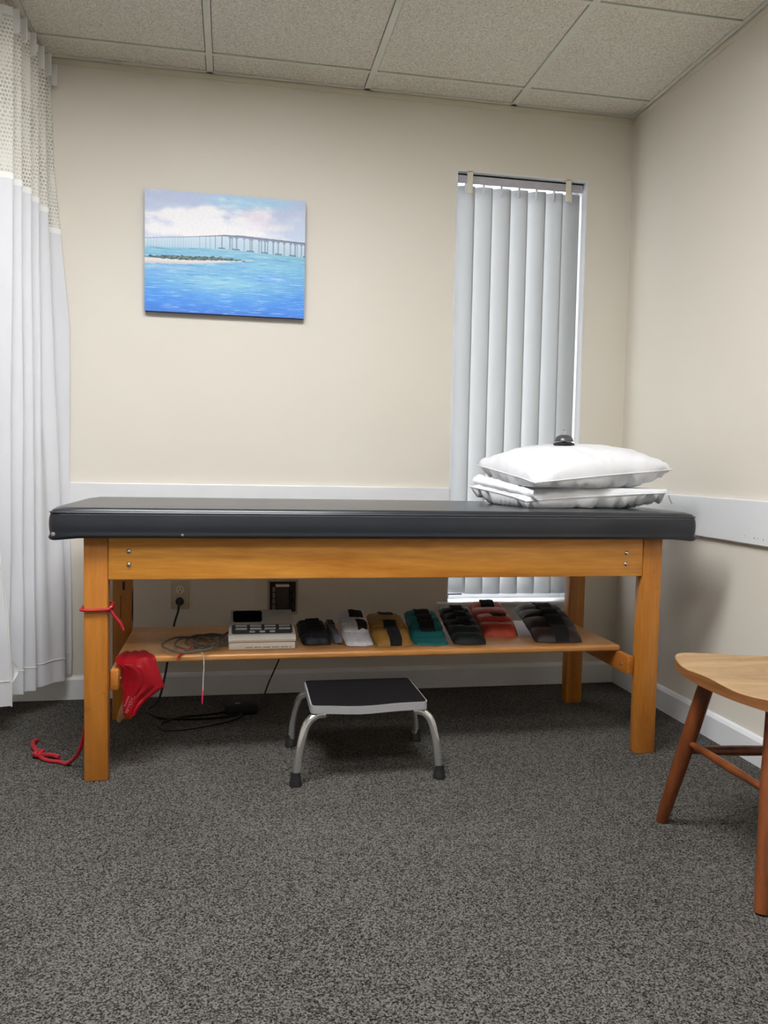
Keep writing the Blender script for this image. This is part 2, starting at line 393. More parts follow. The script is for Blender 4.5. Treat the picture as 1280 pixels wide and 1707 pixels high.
# cushion: rounded slab whose sides bulge a little
def slab(x0, x1, y0, y1, z0, z1, bulge, crown, cr=.024):
    bm = bmesh.new(); cxm, cym = (x0+x1)/2, (y0+y1)/2
    # (offset outwards, z) from underneath up over the side to the rounded top edge
    P = [(-.020, z0+.002), (-.008, z0), (-.001, z0+.003), (.002, z0+.009)]
    P += [(.001+bulge*math.sin(math.pi*k/6), lerp(z0+.012, z1-.018, k/6)) for k in range(0, 7)]
    P += [(-.014+.014*math.cos(math.radians(a)), z1-.016+.016*math.sin(math.radians(a))) for a in (12, 30, 50, 70, 90)]
    arcs = ((x1-cr, y1-cr, 0), (x0+cr, y1-cr, 90), (x0+cr, y0+cr, 180), (x1-cr, y0+cr, 270)); cnt = [36, 14, 36, 14]
    def ring(off):
        out = []; C_ = []
        for cx, cy, a0 in arcs: C_.append([(cx+(cr+off)*math.cos(math.radians(a0+15*k)), cy+(cr+off)*math.sin(math.radians(a0+15*k))) for k in range(7)])
        for q in range(4):
            out += C_[q]; a = C_[q][-1]; b = C_[(q+1) % 4][0]; n = cnt[q]
            out += [(lerp(a[0], b[0], k/n), lerp(a[1], b[1], k/n)) for k in range(1, n)]
        return out
    rings = []
    for off, z in P:
        row = []
        for x, y in ring(off):
            w_ = .0016*N(x*4, y*4, z*12); corner = math.exp(-((abs(x-cxm)-(x1-x0)/2)/.05)**2)*math.exp(-((abs(y-cym)-(y1-y0)/2)/.05)**2)
            zz = z-(.007*corner if z < z0+.012 else (.005*corner if z > z1-.02 else 0))
            xx = x+math.copysign(.004*corner, x-cxm)*(z < z0+.012)
            row.append(bm.verts.new((xx, y+w_, zz+w_*.4*(z > z1-.02))))
        rings.append(row)
    for A, B in zip(rings, rings[1:]):
        for k in range(len(A)): bm.faces.new((A[k], A[(k+1) % len(A)], B[(k+1) % len(A)], B[k]))
    prev = top = rings[-1]
    for s_ in (.985, .95, .85, .65, .4, .15):
        row = [bm.verts.new((cxm+(v.co.x-cxm)*s_, cym+(v.co.y-cym)*s_, z1+crown*(1-s_**2))) for v in top]
        for k in range(len(top)): bm.faces.new((prev[k], prev[(k+1) % len(top)], row[(k+1) % len(top)], row[k]))
        prev = row
    bm.faces.new(prev); bm.faces.new(rings[0][::-1])
    return bm
CX0, CX1, CY0, CY1, CZ0, CZ1 = -.497, 1.480, -.900, -.185, .711, .797
cush = link('cushion', slab(CX0, CX1, CY0, CY1, CZ0, CZ1, .003, .004), MT['vinyl'], tbl, angle=60)
def rrect(x0, x1, y0, y1, z, r, n=6, step=.06):
    pts = []
    for cx, cy, a0 in ((x1-r, y1-r, 0), (x0+r, y1-r, 90), (x0+r, y0+r, 180), (x1-r, y0+r, 270)):
        for k in range(n+1): a = math.radians(a0+90*k/n); pts.append(Vector((cx+r*math.cos(a), cy+r*math.sin(a), z)))
    out = []
    for a, b in zip(pts, pts[1:]+pts[:1]):
        m_ = max(1, int((b-a).length/step))
        for k in range(m_): out.append(a.lerp(b, k/m_)+Vector((0, 0, .0008*N(a.x*4+k, a.y*3))))
    return out
bm = bmesh.new()
tube(bm, rrect(CX0-.0005, CX1+.0005, CY0-.0005, CY1+.0005, CZ1-.0135, .022), .0022, 6, closed=True)
link('seam', bm, MT['piping'], cush)
bm = bmesh.new()
for x in [CX0+.03+i*.0062 for i in range(310)]:
    box(bm, x, x+.0038, CY0-.0022, CY0-.0012, CZ1-.0195, CZ1-.0183)
link('stitching', bm, plain('stitch_thread', (128, 130, 134), .7), cush, False)
WORN = plain('worn_backing', (120, 118, 116), .8)
for x, z, r in ((-.135, CZ0+.010, .004), (-.485, CZ0+.012, .006)):
    bm = bmesh.new(); lathe(bm, [(0, -.002), (r*.7, -.0015), (r, 0), (r*.6, .001), (0, .0012)], (x, CY0-.0022, z), 10, (0, -1, .1)); link('worn_spot', bm, WORN, cush)

for (x, y) in ((TX0, TYF), (TX1-LW, TYF), (TX0, TYB), (TX1-LW, TYB)):
    bm = bmesh.new(); box(bm, x, x+LW, y, y+LD, 0, .7125, .004)
    lg = link('leg', bm, MT['wood_z'], tbl)
    if x == TX0 and y == TYB:
        bm = bmesh.new()
        for (yy, za, zb) in ((.012, .36, .46), (.024, .38, .43), (.034, .35, .47)):
            box(bm, x+LW-.0005, x+LW+.0012, y+yy-.003, y+yy+.003, za, zb)
        box(bm, x+.035, x+.043, y-.0008, y, .47, .50); box(bm, x+.028, x+.030, y-.0008, y, .37, .45)
        link('scuff_marks', bm, MT['rubber'], lg, label='dark scuff marks')
for (ya, yb) in ((TYF+.003, TYF+.027), (TYB+.020, TYB+.044)):
    bm = bmesh.new(); box(bm, TX0+LW+.0005, TX1-LW-.0005, ya, yb, .588, .712, .003)
    link('apron', bm, MT['wood_x'], tbl)
for xa in (TX0+.012, TX1-.036):
    bm = bmesh.new(); box(bm, xa, xa+.024, TYF+LD+.0005, TYB-.0005, .60, .712, .003); link('end_apron', bm, MT['wood_y'], tbl)
for (x, z) in ((-.287, .670), (-.287, .632), (1.257, .664), (1.256, .628)):
    bm = bmesh.new(); lathe(bm, [(.0075, 0), (.0072, .0015), (.0055, .004), (.003, .0052), (0, .0056)], (x, TYF+.0028, z), 20, (0, -1, 0))
    link('bolt', bm, MT['steel'], tbl, label='domed steel bolt head')
# cross rails and the shelf they carry
for xa in (TX0+LW+.0005, TX1-LW-.0255):
    bm = bmesh.new(); box(bm, xa, xa+.025, TYF+.032, TYB+.044, .256, .3175, .006)
    r_ = link('cross_rail', bm, MT['wood_y'], tbl)
    sx = xa+.025 if xa < 0 else xa
    bm = bmesh.new(); lathe(bm, [(.005, 0), (.0045, .002), (0, .003)], (sx, TYF+.075, .283), 14, (1 if xa < 0 else -1, 0, 0)); link('screw', bm, MT['steel'], r_)
bm = bmesh.new(); box(bm, TX0+LW+.008, TX1-LW-.012, -.755, -.300, .3178, .338, .007, 4)
link('shelf', bm, MT['shelfwood'], tbl, label='pale wooden lower shelf')

# ================================================================== PAINTING
PX0, PX1, PZ0, PZ1, PY = -.3292, .2778, 1.5015, 1.956, -.032
pt = thing('canvas_painting', ((PX0+PX1)/2, 0, PZ0), 'unframed canvas painting of a long bridge over turquoise sea on the cream wall', 'painting')
def mixc(a, b, t_): t_ = max(0, min(1, t_)); return tuple(x+(y-x)*t_ for x, y in zip(a, b))
def sst(a, b, x): t_ = max(0, min(1, (x-a)/(b-a))); return t_*t_*(3-2*t_)
def fbm(x, y, o=4):
    s = 0; a = .5
    for k in range(o): s += a*N(x*2**k, y*2**k, k*3.7); a *= .55
    return s
def gs(u, v, cu, cv, su, sv): return math.exp(-((u-cu)/su)**2-((v-cv)/sv)**2)
PIERS = [(.02+.0165*k, .0016, .35) for k in range(17)]+[(.336, .002, .6), (.373, .002, .6), (.40, .0025, .7), (.433, .003, .85), (.473, .004, .9), (.523, .0032, 1), (.536, .0028, .9),
    (.565, .0042, 1), (.612, .0034, .7), (.650, .0032, .95), (.661, .0036, .9), (.706, .0034, .9), (.721, .004, .8), (.744, .0034, 1), (.759, .0032, 1), (.796, .0042, 1), (.828, .004, .9),
    (.866, .0034, 1), (.907, .0032, 1), (.936, .0036, 1), (.949, .003, .7), (.977, .0032, 1), (.998, .0036, 1)]
def paint(u, v):
    deck = interp([0, .3, .48, .6, 1], [.402, .366, .340, .340, .362], u)
    hor = interp([0, .3, .5, .75, 1], [.472, .458, .452, .468, .480], u)
    n = fbm(u*5+3, v*9, 4)
    sky = mixc((186, 197, 226), (206, 216, 236), sst(0, .35, v)+n*.8)
    sky = mixc(sky, (160, 203, 231), 1.1*gs(u, v, .55, .06, .17, .06)*(1+n)+.8*gs(u, v, .8, .05, .15, .035))
    cl = gs(u, v, .38, .16, .17, .07)+gs(u, v, .5, .27, .38, .10)+gs(u, v, .15, .2, .15, .05)+gs(u, v, .72, .16, .13, .06)+.8*gs(u, v, .3, .33, .4, .05)
    sky = mixc(sky, (240, 239, 243), sst(.25, 1.0, cl+n*1.2))
    sky = mixc(sky, (221, 212, 230), .75*gs(u, v, .70, .17, .08, .06)+.4*gs(u, v, .82, .23, .1, .04))
    sky = mixc(sky, (186, 205, 232), .5*gs(u, v, .97, .28, .12, .10))
    if v < hor:
        c = sky
        if v > deck: c = mixc((204, 222, 236), (178, 206, 222), (v-deck)/(hor-deck))
        th = interp([0, .45, .6, 1], [.0035, .005, .010, .008], u)
        ink = interp([0, .3, .5, 1], [.45, .55, .9, .95], u)
        if abs(v-deck) < th: c = mixc(c, (112, 122, 148), ink)
        for a, w_, s in PIERS:
            wtop = w_*(2.6 if v-deck < .022 and a > .5 else 1)
            if deck < v < hor+.0 and abs(u-a) < wtop: c = mixc(c, (120, 134, 162), s*.8); break
        if u > .45 and hor-.012 < v: c = mixc(c, (84, 112, 142), .8*sst(.1, .3, math.sin(u*70)+.2))
    else:
        st = fbm(u*4+9, v*45, 4); st2 = fbm(u*9, v*120+4, 4); d = (v-hor)/(1-hor)
        c = mixc((132, 190, 214), (112, 178, 222), sst(0, .25, d))
        c = mixc(c, (66, 142, 232), sst(.25, .85, d+st*.35-.15*math.sin(u*3.1)))
        c = mixc(c, (60, 118, 214), sst(.8, 1.1, d+st*.2))
        c = mixc(c, (146, 206, 226), .8*gs(u, v, .48, .74, .28, .07)+.6*gs(u, v, .75, .58, .3, .04))
        c = mixc(c, (120, 176, 236), .8*gs(u, v, .78, .68, .14, .035)+.55*gs(u, v, .07, .68, .12, .03))
        c = mixc(c, (170, 200, 228), .6*gs(u, v, .1, .63, .25, .02))
        c = mixc(c, (205, 232, 240), sst(.10, .42, st2+st*.5)*.55); c = mixc(c, (44, 104, 196), sst(.10, .45, -st2-st*.5)*.45)
        sb = interp([0, .3, .5, .67], [.612, .595, .565, .535], u); stp = interp([0, .3, .5, .67], [.560, .560, .545, .530], u)
        if u < .67 and stp < v < sb+.008*N(u*30, 2): c = mixc((228, 222, 220), (196, 196, 208), sst(.3, 1, (v-stp)/(sb-stp))+.5*st2)
        vt = interp([0, .15, .3, .45, .62], [.545, .532, .528, .520, .537], u)+.016*N(u*42, 1)+.008*N(u*150, 4)
        vb = interp([0, .15, .3, .45, .62], [.556, .564, .562, .550, .542], u)+.008*N(u*40, 7)
        if u < .62 and vt < v < vb: c = mixc((52, 80, 84), (110, 134, 128), .4+1.5*N(u*70, v*60))
    b = 1+.025*N(u*60, v*90, 5)
    return tuple(min(255, x*b) for x in c)
NU, NV = 480, 360
me = bpy.data.meshes.new('painted_canvas')
vs = [(lerp(PX0, PX1, i/(NU-1)), PY-.0004, lerp(PZ1, PZ0, j/(NV-1))) for j in range(NV) for i in range(NU)]
fs = [(j*NU+i, (j+1)*NU+i, (j+1)*NU+i+1, j*NU+i+1) for j in range(NV-1) for i in range(NU-1)]
me.from_pydata(vs, [], fs)
ca = me.color_attributes.new('paint', 'FLOAT_COLOR', 'POINT'); buf = []
for j in range(NV):
    for i in range(NU): buf.extend(lin(paint(i/(NU-1), j/(NV-1))))
ca.data.foreach_set('color', buf)
t = NT('oil_paint'); at = t.add('ShaderNodeAttribute', attribute_name='paint'); t.base(at.outputs['Color'], .45, 0, .35)
t.bump(t.noise(t.coords((1, 1, 3)), 300, 3), .25, .001); me.materials.append(t.m)
me.transform(Matrix.Translation(-pt.location)); o = bpy.data.objects.new('painted_face', me); COL.objects.link(o); o.parent = pt
bm = bmesh.new(); box(bm, PX0, PX1, PY, -.0008, PZ0, PZ1, .002, 1)
link('canvas_edge', bm, plain('blue_canvas_edge', (44, 66, 128), .6, var=.2), pt, label='dark blue painted canvas edge')

# ================================================================== CURTAIN
cur = thing('privacy_curtain', (-.70, -.25, .10), 'pale grey hanging privacy curtain with white net top at the left edge', 'curtain')
# plan path of the folds at the track and at the hem, from the wall towards the room, then out of view and back as the leading flap
TOPP = [(-.700, -.012), (-.664, -.026), (-.722, -.062), (-.668, -.095), (-.728, -.130), (-.676, -.165), (-.735, -.205), (-.684, -.245), (-.742, -.285), (-.694, -.325),
        (-.752, -.362), (-.702, -.398), (-.770, -.425), (-.740, -.460), (-.83, -.48), (-.80, -.51), (-.89, -.53), (-.93, -.50), (-.98, -.53), (-1.02, -.56), (-.96, -.60), (-.93, -.585)]
BOTP = [(-.640, -.008), (-.598, -.020), (-.650, -.045), (-.606, -.100), (-.640, -.140), (-.672, -.185), (-.715, -.180), (-.684, -.230), (-.742, -.235), (-.712, -.275),
        (-.772, -.285), (-.745, -.320), (-.80, -.335), (-.785, -.36), (-.84, -.37), (-.84, -.40), (-.90, -.42), (-.98, -.46), (-1.0, -.50), (-.95, -.50), (-.83, -.45), (-.715, -.42)]
CT = catmull([(x, y, 0) for x, y in TOPP], 12); CB = catmull([(x, y, 0) for x, y in BOTP], 12)
NP = len(CT); arc = [0]
for a, b in zip(CB, CB[1:]): arc.append(arc[-1]+(b-a).length*1.3)
ZT, ZN, ZH0 = 2.352, 1.815, .10
def cpoint(i, z):
    k = (ZT-z)/(ZT-ZH0); kk = interp([0, .14, .26, .40, 1], [0, .10, .50, .92, 1], k) if i < 26 else (lerp(interp([0, .14, .26, .40, 1], [0, .10, .50, .92, 1], k), sst(0, 1, k), min(1, (i-26)/8)))
    p = CT[i].lerp(CB[i], kk)
    wv = .006*N(i*.13, z*2.2, 3)*k
    return Vector((p.x+wv, p.y+wv*.5, z))
NN = [.0]*NP
def curt(z0f, z1f, nv, name, mat, parent, off=0.0, label=None):
    bm = bmesh.new(); lay = bm.loops.layers.uv.verify(); V = []
    for j in range(nv):
        row = []
        for i in range(NP):
            za, zb = z0f(i), z1f(i); z = lerp(za, zb, j/(nv-1)); p = cpoint(i, z)
            if off: p = p+Vector((off, -off*.6, 0))
            row.append((bm.verts.new(p), z))
        V.append(row)
    for j in range(nv-1):
        for i in range(NP-1):
            q = ((i, j), (i+1, j), (i+1, j+1), (i, j+1)); f = bm.faces.new([V[b][a][0] for a, b in q])
            for l, (a, b) in zip(f.loops, q): l[lay].uv = (arc[a], V[b][a][1])
    return link(name, bm, mat, parent, label=label, angle=180)
hz = lambda i: ZN+.030*sst(0, NP*.35, i)-(.045 if i < 30 else 0)
net = curt(lambda i: ZT, hz, 20, 'net_panel', MT['net'], cur, label='white open mesh panel')
clo = curt(hz, lambda i: ZH0+.006*N(i*.05, 1), 90, 'cloth_panel', MT['curtain'], cur, label='pale grey solid cloth')
curt(lambda i: hz(i)+.014, lambda i: hz(i)-.006, 3, 'hem_tape', MT['tape'], cur, .0022)
# header: box-pleated white tape, sharp folds
bm = bmesh.new()
for k in range(len(TOPP)-1):
    (xa, ya), (xb, yb) = TOPP[k], TOPP[k+1]; out = xb > xa
    a = Vector((xa, ya, 0)); b = Vector((xb, yb, 0)); d = (b-a)
    if out: a = a-d*.15; b = b+d.normalized()*.020+Vector((.006, -.004, 0)); za, zb, dr = 2.308, 2.384, .010+.006*math.sin(k*2.1)
    else: za, zb, dr = 2.330, 2.378, 0
    n_ = Vector((-d.y, d.x, 0)).normalized()*.0012
    q = [(a+n_, 0), (b+n_, dr), (b-n_, dr), (a-n_, 0)]; lo = [bm.verts.new(p+Vector((0, 0, za-e))) for p, e in q]; hi = [bm.verts.new(p+Vector((0, 0, zb-e))) for p, e in q]
    bm.faces.new(lo); bm.faces.new(hi[::-1])
    for m_ in range(4): bm.faces.new((lo[m_], hi[m_], hi[(m_+1) % 4], lo[(m_+1) % 4]))
link('header_tape', bm, MT['tape'], cur, False)
# bottom hem stitching line and side hem
bm = bmesh.new(); tube(bm, [cpoint(i, .185+.006*N(i*.05, 1))+Vector((.0015, -.001, 0)) for i in range(NP)], .0018, 5); link('hem_seam', bm, MT['tape'], clo)
bm = bmesh.new(); tube(bm, [cpoint(NP-1, lerp(1.1, .10, k/40))+Vector((.001, -.001, 0)) for k in range(41)], .0028, 6); link('side_hem', bm, MT['tape'], clo)
bm = bmesh.new(); p0 = cpoint(NP-1, .22)
grid(bm, lambda u, v: p0+Vector((.004+.020*math.sin(v*3.1)*(.4+.6*u), -.004-.006*u*math.sin(v*9), .045-.085*v)), 5, 12)
link('torn_tab', bm, MT['tape'], clo, label='loose white tab at the hem')
# ceiling track
bm = bmesh.new(); tube(bm, catmull([(-.69, -.01, H-.008), (-.70, -.2, H-.008), (-.722, -.38, H-.008), (-.79, -.5, H-.008), (-1.0, -.58, H-.008), (-1.6, -.6, H-.008)], 8), .007, 8)
single(link('curtain_track', bm, MT['aluminium']), 'slim ceiling track carrying the privacy curtain', 'curtain track')

# ================================================================== VERTICAL BLIND
bl = thing('vertical_blind', ((WX0+WX1)/2, .05, .38), 'white vertical blind with seven vanes hanging in the narrow window', 'blind')
bm = bmesh.new(); box(bm, WX0+.012, WX1-.012, .032, .070, 2.106, 2.131, .002); link('headrail', bm, MT['headrail'], bl)
bm = bmesh.new(); box(bm, WX0+.006, WX1-.006, .024, .070, 2.1312, 2.1348); link('headrail_shadow', bm, MT['rubber'], bl, label='dark strip standing in for the shadow line above the headrail')  # thin dark strip added as the shadow line over the headrail
bm = bmesh.new(); box(bm, WX0+.010, WX1-.010, .024, .028, 2.097, 2.129, .001); link('valance', bm, MT['headrail'], bl, label='grey valance strip')
VS = .0775
for k in range(7):
    cx = WX0+.052+VS*k; cy = .052; ang = math.radians([-9, -8, -11, -15, -17, -17, -4][k]); zb = .386 if k else .392
    bm = bmesh.new(); lean = [0, .000, .002, -.001, .001, 0, 0][k]
    def vane(u, v, s=1):
        a = (u-.5)*.0815; camb = .0085*(1-(2*u-1)**2)*-1
        return Vector((cx+a*math.cos(ang)-camb*math.sin(ang)+lean*(1-v), cy+a*math.sin(ang)+camb*math.cos(ang)*1, lerp(2.094, zb, v)))
    A = grid(bm, vane, 13, 30)
    vn = link('vane', bm, MT['vane'], bl)
    md = vn.modifiers.new('thickness', 'SOLIDIFY'); md.thickness = .0008
    bm = bmesh.new(); box(bm, cx-.005, cx+.005, cy-.009, cy-.005, 2.060, 2.104, .001); box(bm, cx-.002, cx+.002, cy-.007, cy+.004, 2.099, 2.108)
    link('carrier_clip', bm, MT['white'], bl)
bm = bmesh.new(); tube(bm, [(lerp(WX0+.012, WX1-.02, q/60), .040+.001*math.sin(q*1.3), 2.1025+.0016*math.sin(q*math.pi/4.3)) for q in range(61)], .0016, 5)
link('spacer_chain', bm, MT['white'], bl)
for x in (.951, 1.379):
    bm = bmesh.new(); box(bm, x-.012, x+.012, -.004, -.001, 2.048, 2.140, .0008, 1); box(bm, x-.012, x+.012, -.004, .030, 2.134, 2.137); 
    link('valance_clip', bm, MT['beige'], bl, label='beige hanging clip')
bm = bmesh.new(); box(bm, WX0+.012, WX0+.075, .030, .036, .386, .391, .001); link('bottom_weight', bm, MT['rubber'], bl, label='dark strip under the leftmost vane')

# ================================================================== PILLOWS
def pillow(name, A, B, C, D, up, dn, seed, floorz, wr, label, pinch=.07, topn=44, ceilz=9):
    A, B, C, D = map(Vector, (A, B, C, D)); bm = bmesh.new(); n = topn
    def pos(u, v, s):
        U, V = 2*u-1, 2*v-1
        pu = u+(.5-u)*pinch*(1-V*V)*.6*abs(U); pv = v+(.5-v)*pinch*(1-U*U)*abs(V)
        p = (A*(1-pu)+B*pu)*(1-pv)+(D*(1-pu)+C*pu)*pv
        e = (max(0, 1-abs(U)**2.6)*max(0, 1-abs(V)**2.6))**.42
        t_ = up*e if s > 0 else -dn*e
        x, y = p.x*9+seed, p.y*9
        edge = math.exp(-((1-abs(V))/.28)**2)+math.exp(-((1-abs(U))/.28)**2)
        w1 = fbm(x*.9, y*.9, 4)*wr
        w2 = (abs(N(U*7+seed, V*2.5, 1))-.25)*wr*1.6*edge if abs(V) > abs(U) else (abs(N(V*7+seed, U*2.5, 2))-.25)*wr*1.6*edge
        ez = min(1, e*3); w3 = (.18-abs(N(p.x*11+seed, p.y*7+seed*2, 3)))*wr*1.1
        p = p+Vector((0, 0, t_+(w1*(.45 if s > 0 else 1.2)+w2*(.5 if s > 0 else 1.3)+w3*(.25 if s > 0 else 1.0))*ez))
        p += Vector((N(x, y*1.4, 5), N(x*1.3, y, 8), 0))*.008*(.5+ez)
        if p.z < floorz: p.z = floorz+.0002*N(x, y)
        if p.z > ceilz: p.z = ceilz-.0002*abs(N(x, y))
        return p
    T = [[bm.verts.new(pos(i/n, j/n, 1)) for i in range(n+1)] for j in range(n+1)]
    Bt = [[T[j][i] if i in (0, n) or j in (0, n) else bm.verts.new(pos(i/n, j/n, -1)) for i in range(n+1)] for j in range(n+1)]
    for j in range(n):
        for i in range(n):
            bm.faces.new((T[j][i], T[j][i+1], T[j+1][i+1], T[j+1][i])); bm.faces.new((Bt[j][i], Bt[j+1][i], Bt[j+1][i+1], Bt[j][i+1]))
    seamp = [T[0][i].co.copy() for i in range(n+1)]+[T[j][n].co.copy() for j in range(1, n+1)]+[T[n][i].co.copy() for i in range(n-1, -1, -1)]+[T[j][0].co.copy() for j in range(n-1, 0, -1)]
    c = (A+B+C+D)/4; c.z = floorz
    th = thing(name, c, label, 'pillow')
    body = link('pillowcase', bm, MT['pillow'], th, angle=180)
    bm = bmesh.new(); tube(bm, seamp, .0022, 6, closed=True); link('edge_seam', bm, MT['pillow'], th)
    return th
p1 = pillow('pillow', (.955, -.745, .822), (1.475, -.745, .858), (1.42, -.30, .845), (.850, -.44, .860), .052, .062, 3.1, .8003, .026,
       'lower flattened white pillow with crumpled case lying on the grey cushion', .10, ceilz=.8685)
p2 = pillow('pillow', (.968, -.785, .884), (1.485, -.735, .936), (1.44, -.28, .930), (.893, -.375, .938), .096, .060, 8.4, .869, .020,
       'upper plump white pillow on top of the flatter one, carrying the bell', .06)
# gathered fold between the two on the left, part of the lower pillow case
bm = bmesh.new()
def gath(u, v):
    a = Vector((.890, -.42, .905)).lerp(Vector((.980, -.750, .858)), u); b = Vector((.868, -.44, .868)).lerp(Vector((1.0, -.752, .822)), u)
    p = a.lerp(b, v); r = .008*math.sin(u*34+2*N(u*4, v))*(1-v)*u
    return p+Vector((-.016*math.sin(math.pi*v)-r*.7, -.010*math.sin(math.pi*v)-r*.7, .003*N(u*9, v*4)))
grid(bm, gath, 40, 10); link('case_flap', bm, MT['pillow'], p1, angle=180)
bm = bmesh.new(); tube(bm, [(1.462, -.748, .848), (1.463, -.752, .838), (1.468, -.754, .826), (1.472, -.754, .820)], .0025, 6)
link('zip_pull', bm, plain('zip_grey', (150, 150, 152), .5), p1)

# bell: its base sits on the highest point of the pillow under it
BELLZ = max((v.co.z+p2.location.z) for o_ in p2.children if o_.name.startswith('pillowcase') for v in o_.data.vertices if math.hypot(v.co.x+p2.location.x-1.162, v.co.y+p2.location.y+.55) < .036)-.001
BX, BY, BZ = 1.162, -.55, BELLZ
bell = thing('service_bell', (BX, BY, BZ), 'small dark metal desk bell standing on the top pillow', 'bell')
bm = bmesh.new(); lathe(bm, [(.036, 0), (.0375, .002), (.036, .005), (.026, .009), (.012, .010), (0, .010)], (BX, BY, BZ), 36); link('base', bm, MT['rubber'], bell)
bm = bmesh.new(); lathe(bm, [(.0315, .012), (.0335, .0122), (.0330, .016), (.0298, .0245), (.0235, .0315), (.0150, .0350), (.006, .0365), (0, .0367)], (BX, BY, BZ), 40)
lathe(bm, [(.006, .008), (.006, .014)], (BX, BY, BZ), 12); link('dome', bm, MT['shell'], bell)
bm = bmesh.new(); lathe(bm, [(.0042, .036), (.0042, .043), (.002, .0445), (.0018, .050), (.0042, .0515), (.0046, .0545), (.003, .057), (0, .0578)], (BX, BY, BZ), 16); link('plunger', bm, MT['chrome'], bell)

# ================================================================== DEVICE ON SHELF
SZ = .3382
dv = thing('electrotherapy_unit', (.10, -.62, SZ), 'cream electrotherapy unit with small screen and rows of buttons on the shelf', 'medical device')
X0, X1 = -.004, .208
bm = bmesh.new(); box(bm, X0+.001, X1-.001, -.700, -.545, SZ, SZ+.024, .004); link('lower_case', bm, MT['cream'], dv)
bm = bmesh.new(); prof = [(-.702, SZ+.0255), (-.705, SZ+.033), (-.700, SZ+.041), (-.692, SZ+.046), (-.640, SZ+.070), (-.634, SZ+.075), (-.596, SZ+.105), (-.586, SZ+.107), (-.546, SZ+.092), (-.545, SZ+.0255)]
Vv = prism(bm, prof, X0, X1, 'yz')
for v in Vv:
    if v.co.z > SZ+.05: v.co.x = .102+(v.co.x-.102)*(1-.075*(v.co.z-SZ-.05)/.055)
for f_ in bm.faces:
    if f_.calc_center_median().z > SZ+.050: f_.material_index = 1  # shade on the upper case painted in as a greyer plastic
link('upper_case', bm, [MT['cream'], plain('shaded_cream', (176, 172, 166), .4, var=.02)], dv)
def onslope(p0, p1, x0, x1, u0, u1, d, mat, name, r=.002, sub=None, lift=0):
    """rounded plate lying on the sloped face running from p0 to p1 (y, z)"""
    a = Vector((0, p0[0], p0[1])); b = Vector((0, p1[0], p1[1])); t_ = (b-a).normalized(); n_ = Vector((0, t_.z, -t_.y)); n_ = -n_ if n_.z < 0 else n_
    L = (b-a).length; bm_ = bmesh.new()
    vs_ = box(bm_, x0, x1, u0*L, u1*L, -.002, d, 0)
    es = [e for e in bm_.edges if abs(e.verts[0].co.z-e.verts[1].co.z) > .001]
    bmesh.ops.bevel(bm_, geom=es, offset=r, segments=3, affect='EDGES')
    for v in bm_.verts: v.co = Vector((v.co.x, 0, 0))+a+t_*v.co.y+n_*(v.co.z+lift)
    return link(name, bm_, mat, sub)
kp = onslope(prof[3], prof[4], .006, .199, .10, .95, .0012, MT['keypad'], 'keypad', .004, dv)
for r_i, (u0, u1) in enumerate(((.74, .88), (.46, .61))):
    for c in range(4): onslope(prof[3], prof[4], .018+.046*c, .018+.046*c+.036, u0, u1, .0028, MT['button'], 'button', .001, kp)
for c in range(3): onslope(prof[3], prof[4], .062+.032*c, .062+.032*c+.017, .19, .33, .0028, MT['button'], 'button', .001, kp)
onslope(prof[5], prof[6], .010, .103, .02, 1.0, .0015, MT['screen'], 'screen', .004, dv)
bm = bmesh.new()
for k in range(26): 
    if k % 5 != 4: box(bm, .05+k*.0056, .0535+k*.0056, -.7006, -.6995, SZ+.006, SZ+.0095)
link('printed_line', bm, plain('print_grey', (120, 112, 104), .6), dv)

# lead wires
ld = thing('electrode_lead', (-.08, -.62, SZ), 'coiled grey electrode lead with red tips beside the cream unit', 'cable')
bm = bmesh.new(); pts = []
for k in range(150):
    a = k/150*2*math.pi*5.2; q = k/150
    rx = .062+.016*math.sin(q*9)+.006*math.sin(q*23); ry = .088+.020*math.cos(q*7)
    cx = -.078+.030*math.sin(q*5.5)-.022*(q > .55)*math.sin((q-.55)*7); cy = -.63+.05*math.sin(q*4+.6)
    pts.append((min(-.0115, cx+rx*math.cos(a)), cy+ry*math.sin(a), SZ+.0035+.0125*q+.004*math.sin(a*2+q*4)**2))
tube(bm, catmull(pts, 2), .0034, 6)
tube(bm, catmull([(-.035, -.60, SZ+.012), (-.018, -.56, SZ+.020), (.01, -.530, SZ+.03), (.03, -.538, SZ+.03)], 8), .0035, 6); link('coil', bm, MT['lead'], ld)
bm = bmesh.new(); tube(bm, catmull([(-.115, -.66, SZ+.010), (-.125, -.70, SZ+.006), (-.140, -.745, SZ+.005), (-.150, -.760, SZ+.002), (-.157, -.766, SZ-.010)], 6), lambda t_: .0028 if t_ < .5 else .0036, 6)
link('red_lead_tip', bm, plain('red_lead', (176, 40, 36), .4), ld, label='red lead tip')
bm = bmesh.new(); tube(bm, catmull([(-.085, -.715, SZ+.006), (-.084, -.745, SZ+.005), (-.081, -.7595, SZ+.002), (-.078, -.764, SZ-.012), (-.077, -.765, SZ-.04), (-.079, -.765, SZ-.072), (-.0798, -.765, SZ-.108)], 6), .0017, 6)
link('hanging_wire', bm, plain('pink_wire', (196, 184, 174), .4), ld, label='thin pale wire')
bm = bmesh.new(); tube(bm, [(-.0798, -.765, SZ-.106), (-.080, -.765, SZ-.110), (-.0812, -.765, SZ-.132), (-.0815, -.765, SZ-.136), (-.0815, -.765, SZ-.150)], lambda t_: .0012 if t_ < .1 or t_ > .8 else .0028, 6)
link('pin_tip', bm, plain('pink_pin', (196, 44, 84), .4), ld, label='pink pin tip')

